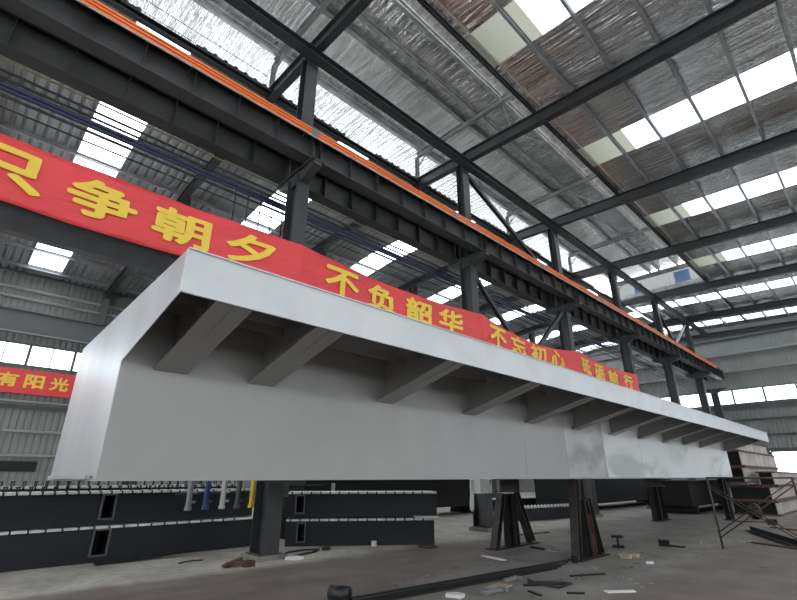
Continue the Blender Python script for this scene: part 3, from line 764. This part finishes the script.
lay('white_tag', 'paper', 'white scrap with a dark lump on the open floor below the black offcut', 'scrap', lambda g: g.prism([(0, 0), (.09, .02), (.13, .1), (.04, .12)], 'z', 0, .04), (-4.0, 10.65, 0), .2)
lay('paper_scrap', 'paper', 'bright white paper scrap at the bottom edge of the floor in view', 'paper', lambda g: g.prism([(0, 0), (.1, -.1), (.4, .24), (.34, .32)], 'z', 0, .012), (-3.6, 7.75, 0), .1)
lay('wire_tangle', 'cable', 'tangled black wire on the floor below the long bars', 'wire', lambda g: (g.tube([(0, 0, .02), (.25, .2, .03), (.5, .15, .02), (.62, .45, .04), (.3, .5, .02), (.05, .3, .02), (-.1, .5, .02)], .018, 6), g.bar((0, .2, .02), (.55, .5, .03), .1, .03)), (-4.6, 7.15, 0), .2, True)
lay('hand_tool', 'greypipe', 'grey hand tool lying at the bottom of the view by the long bars', 'tool', lambda g: (g.bar((0, 0, .03), (.12, .4, .04), .06, .05), g.bar((.02, .38, .04), (.2, .34, .04), .05, .05), g.bar((-.03, 0, .03), (.1, -.02, .03), .05, .04)), (-4.72, 6.25, 0), 0)
lay('pipe_clamp', 'greypipe', 'grey clamp lying against the long bars', 'clamp', lambda g: (g.bar((0, 0, .03), (.05, .3, .04), .05, .05), g.bar((0, .28, .04), (.14, .3, .04), .05, .05)), (-4.98, 7.2, 0), 0)
lay('cardboard_piece', 'wood', 'tan cardboard piece under the far half of the long bars', 'cardboard', lambda g: g.prism([(0, 0), (.22, .05), (.3, .4), (.06, .45)], 'z', 0, .015), (-4.95, 6.6, 0), .2)
lay('white_bag', 'paper', 'white plastic bag at the bottom edge beside the long bars', 'bag', lambda g: g.prism([(0, 0), (.22, .02), (.24, .15), (.12, .2), (-.03, .12)], 'z', 0, .04), (-5.0, 5.75, 0), .3)
for i, (x, y, l_, r, lb) in enumerate(((-4.45, 8.4, .7, .5, 'thin dark strip on the floor past the tangled wire'), (-4.35, 6.9, .3, 2.0, 'short dark shard on the floor below the tangled wire'), (-3.9, 7.2, .25, .9, 'small dark shard right of the tangled wire'))):
    lay('metal_shard', 'black', lb, 'shard', lambda g: g.bar((0, 0, .012), (0, l_, .012), .05, .02), (x, y, 0), -r)
lay('pale_rubble', 'wood', 'pale rubble at the foot of the front trestle props', 'rubble', lambda g: (g.box(0, .2, 0, .2, 0, .07), g.box(.15, .3, .25, .5, 0, .05), g.box(-.1, .05, .3, .4, 0, .06)), (-4.62, 10.95, 0), .2)
lay('steel_angle', 'black', 'long black steel angle lying on the floor right of the scaffold', 'bar', lambda g: (g.bar((0, 0, .05), (1.55, -3.3, .05), .16, .02), g.bar((.07, .03, .09), (1.62, -3.27, .09), .02, .16)), (-3.85, 18.9, 0), 0)
for i, (p, q_, lb) in enumerate((((-3.0, 17.3), (-1.6, 17.6), 'thin rusty rod across the floor behind the scaffold braces'), ((-3.2, 15.8), (-1.5, 14.8), 'thin rusty rod nearest the camera at the right edge'), ((-3.6, 21.0), (-2.2, 19.8), 'thin rusty rod beyond the black steel angle'), ((-5.0, 22.5), (-3.8, 23.4), 'thin rusty rod in front of the rusty beam stack'))):
    lay('steel_rod', 'rust', lb, 'rod', lambda g: g.tube([(p[0], p[1], .02), (q_[0], q_[1], .02)], .025, 6), (0, 0, 0))
lay('tyre', 'cable', 'black wheel lying upright in front of the rusty beam stack', 'wheel', lambda g: (g.tube([(-.08, 0, .3), (.08, 0, .3)], .3, 20), g.tube([(-.1, 0, .3), (.1, 0, .3)], .12, 14)), (-4.6, 24.5, 0), .9, True)
for i, (x, y, s, lb) in enumerate(((-3.75, 22.3, .14, 'black block on the floor before the beam stack, left of its fellow'), (-2.95, 23.0, .14, 'black block on the floor before the beam stack, right of its fellow'))):
    lay('steel_block', 'black', lb, 'block', lambda g: g.box(-s, s, -s, s, 0, s * 1.3), (x, y, 0), .3)
# fine litter nobody could count
rnd = random.Random(3); bm = bmesh.new()
for i in range(420):
    if i < 260: x, y = rnd.uniform(-6.5, -2.8), rnd.uniform(5, 16)
    else: x, y = rnd.uniform(-8.5, -1.5), rnd.uniform(9, 26)
    if x > -3.4 and rnd.random() < .6: continue
    if any(abs(x - px) < .55 and abs(y - py) < 1.3 for px, py in ((-5.12, 10.6), (-7.2, 10.9), (-7.15, 21.3), (-5.3, 23.6), (-3.9, 18.0))) or -5.95 < x < -4.9 and y < 9.9: continue
    s = rnd.uniform(.01, .034); a = rnd.uniform(0, 6.3); dx, dy = math.cos(a) * s, math.sin(a) * s; k = rnd.uniform(.5, 2.2)
    pts = [(x + dx * k, y + dy * k), (x - dy, y + dx), (x - dx * k, y - dy * k), (x + dy, y - dx)]
    add_prism(bm, pts, 'z', 0, s * .35)
o = obj('floor_litter', bm, mat('litter', (.36, .33, .29), .8, 0, .9, .9, col2=(.03, .027, .025))); o['kind'] = 'stuff'; tag(o, 'fine litter and chips scattered over the workshop floor', 'litter')

# ------------------------------------------------------------------ light, camera
w = bpy.data.worlds.new('overcast_sky'); S.world = w; w.use_nodes = True
bg = w.node_tree.nodes['Background']; bg.inputs['Color'].default_value = (.90, .95, 1.0, 1); bg.inputs['Strength'].default_value = 6.0

f, vpx, vpy, h = 455.0, 905.0, 477.0, 1.6
cxx, cyy = 398.5, 300.0
Z = Vector((0, 1, -(vpy - cyy) / f)).normalized()
Yd = Vector((vpx - cxx, -(vpy - cyy), -f)); Yd = (Yd - Z * Yd.dot(Z)).normalized(); Xd = Yd.cross(Z)
cam = bpy.data.cameras.new('camera'); co = bpy.data.objects.new('camera', cam); COL.objects.link(co)
rot = Matrix((Xd, Yd, Z)).to_4x4(); co.matrix_world = Matrix.Translation((0, 0, h)) @ rot
cam.sensor_width = 36; cam.lens = f * 36 / 797; cam.clip_end = 300; cam.clip_start = .05
S.camera = co
S.view_settings.view_transform = 'Standard'; S.view_settings.look = 'None'; S.view_settings.gamma = 1
S.view_settings.exposure = 0.0
try: S.cycles.max_bounces = 8; S.cycles.diffuse_bounces = 5; S.cycles.transparent_max_bounces = 12
except Exception: pass
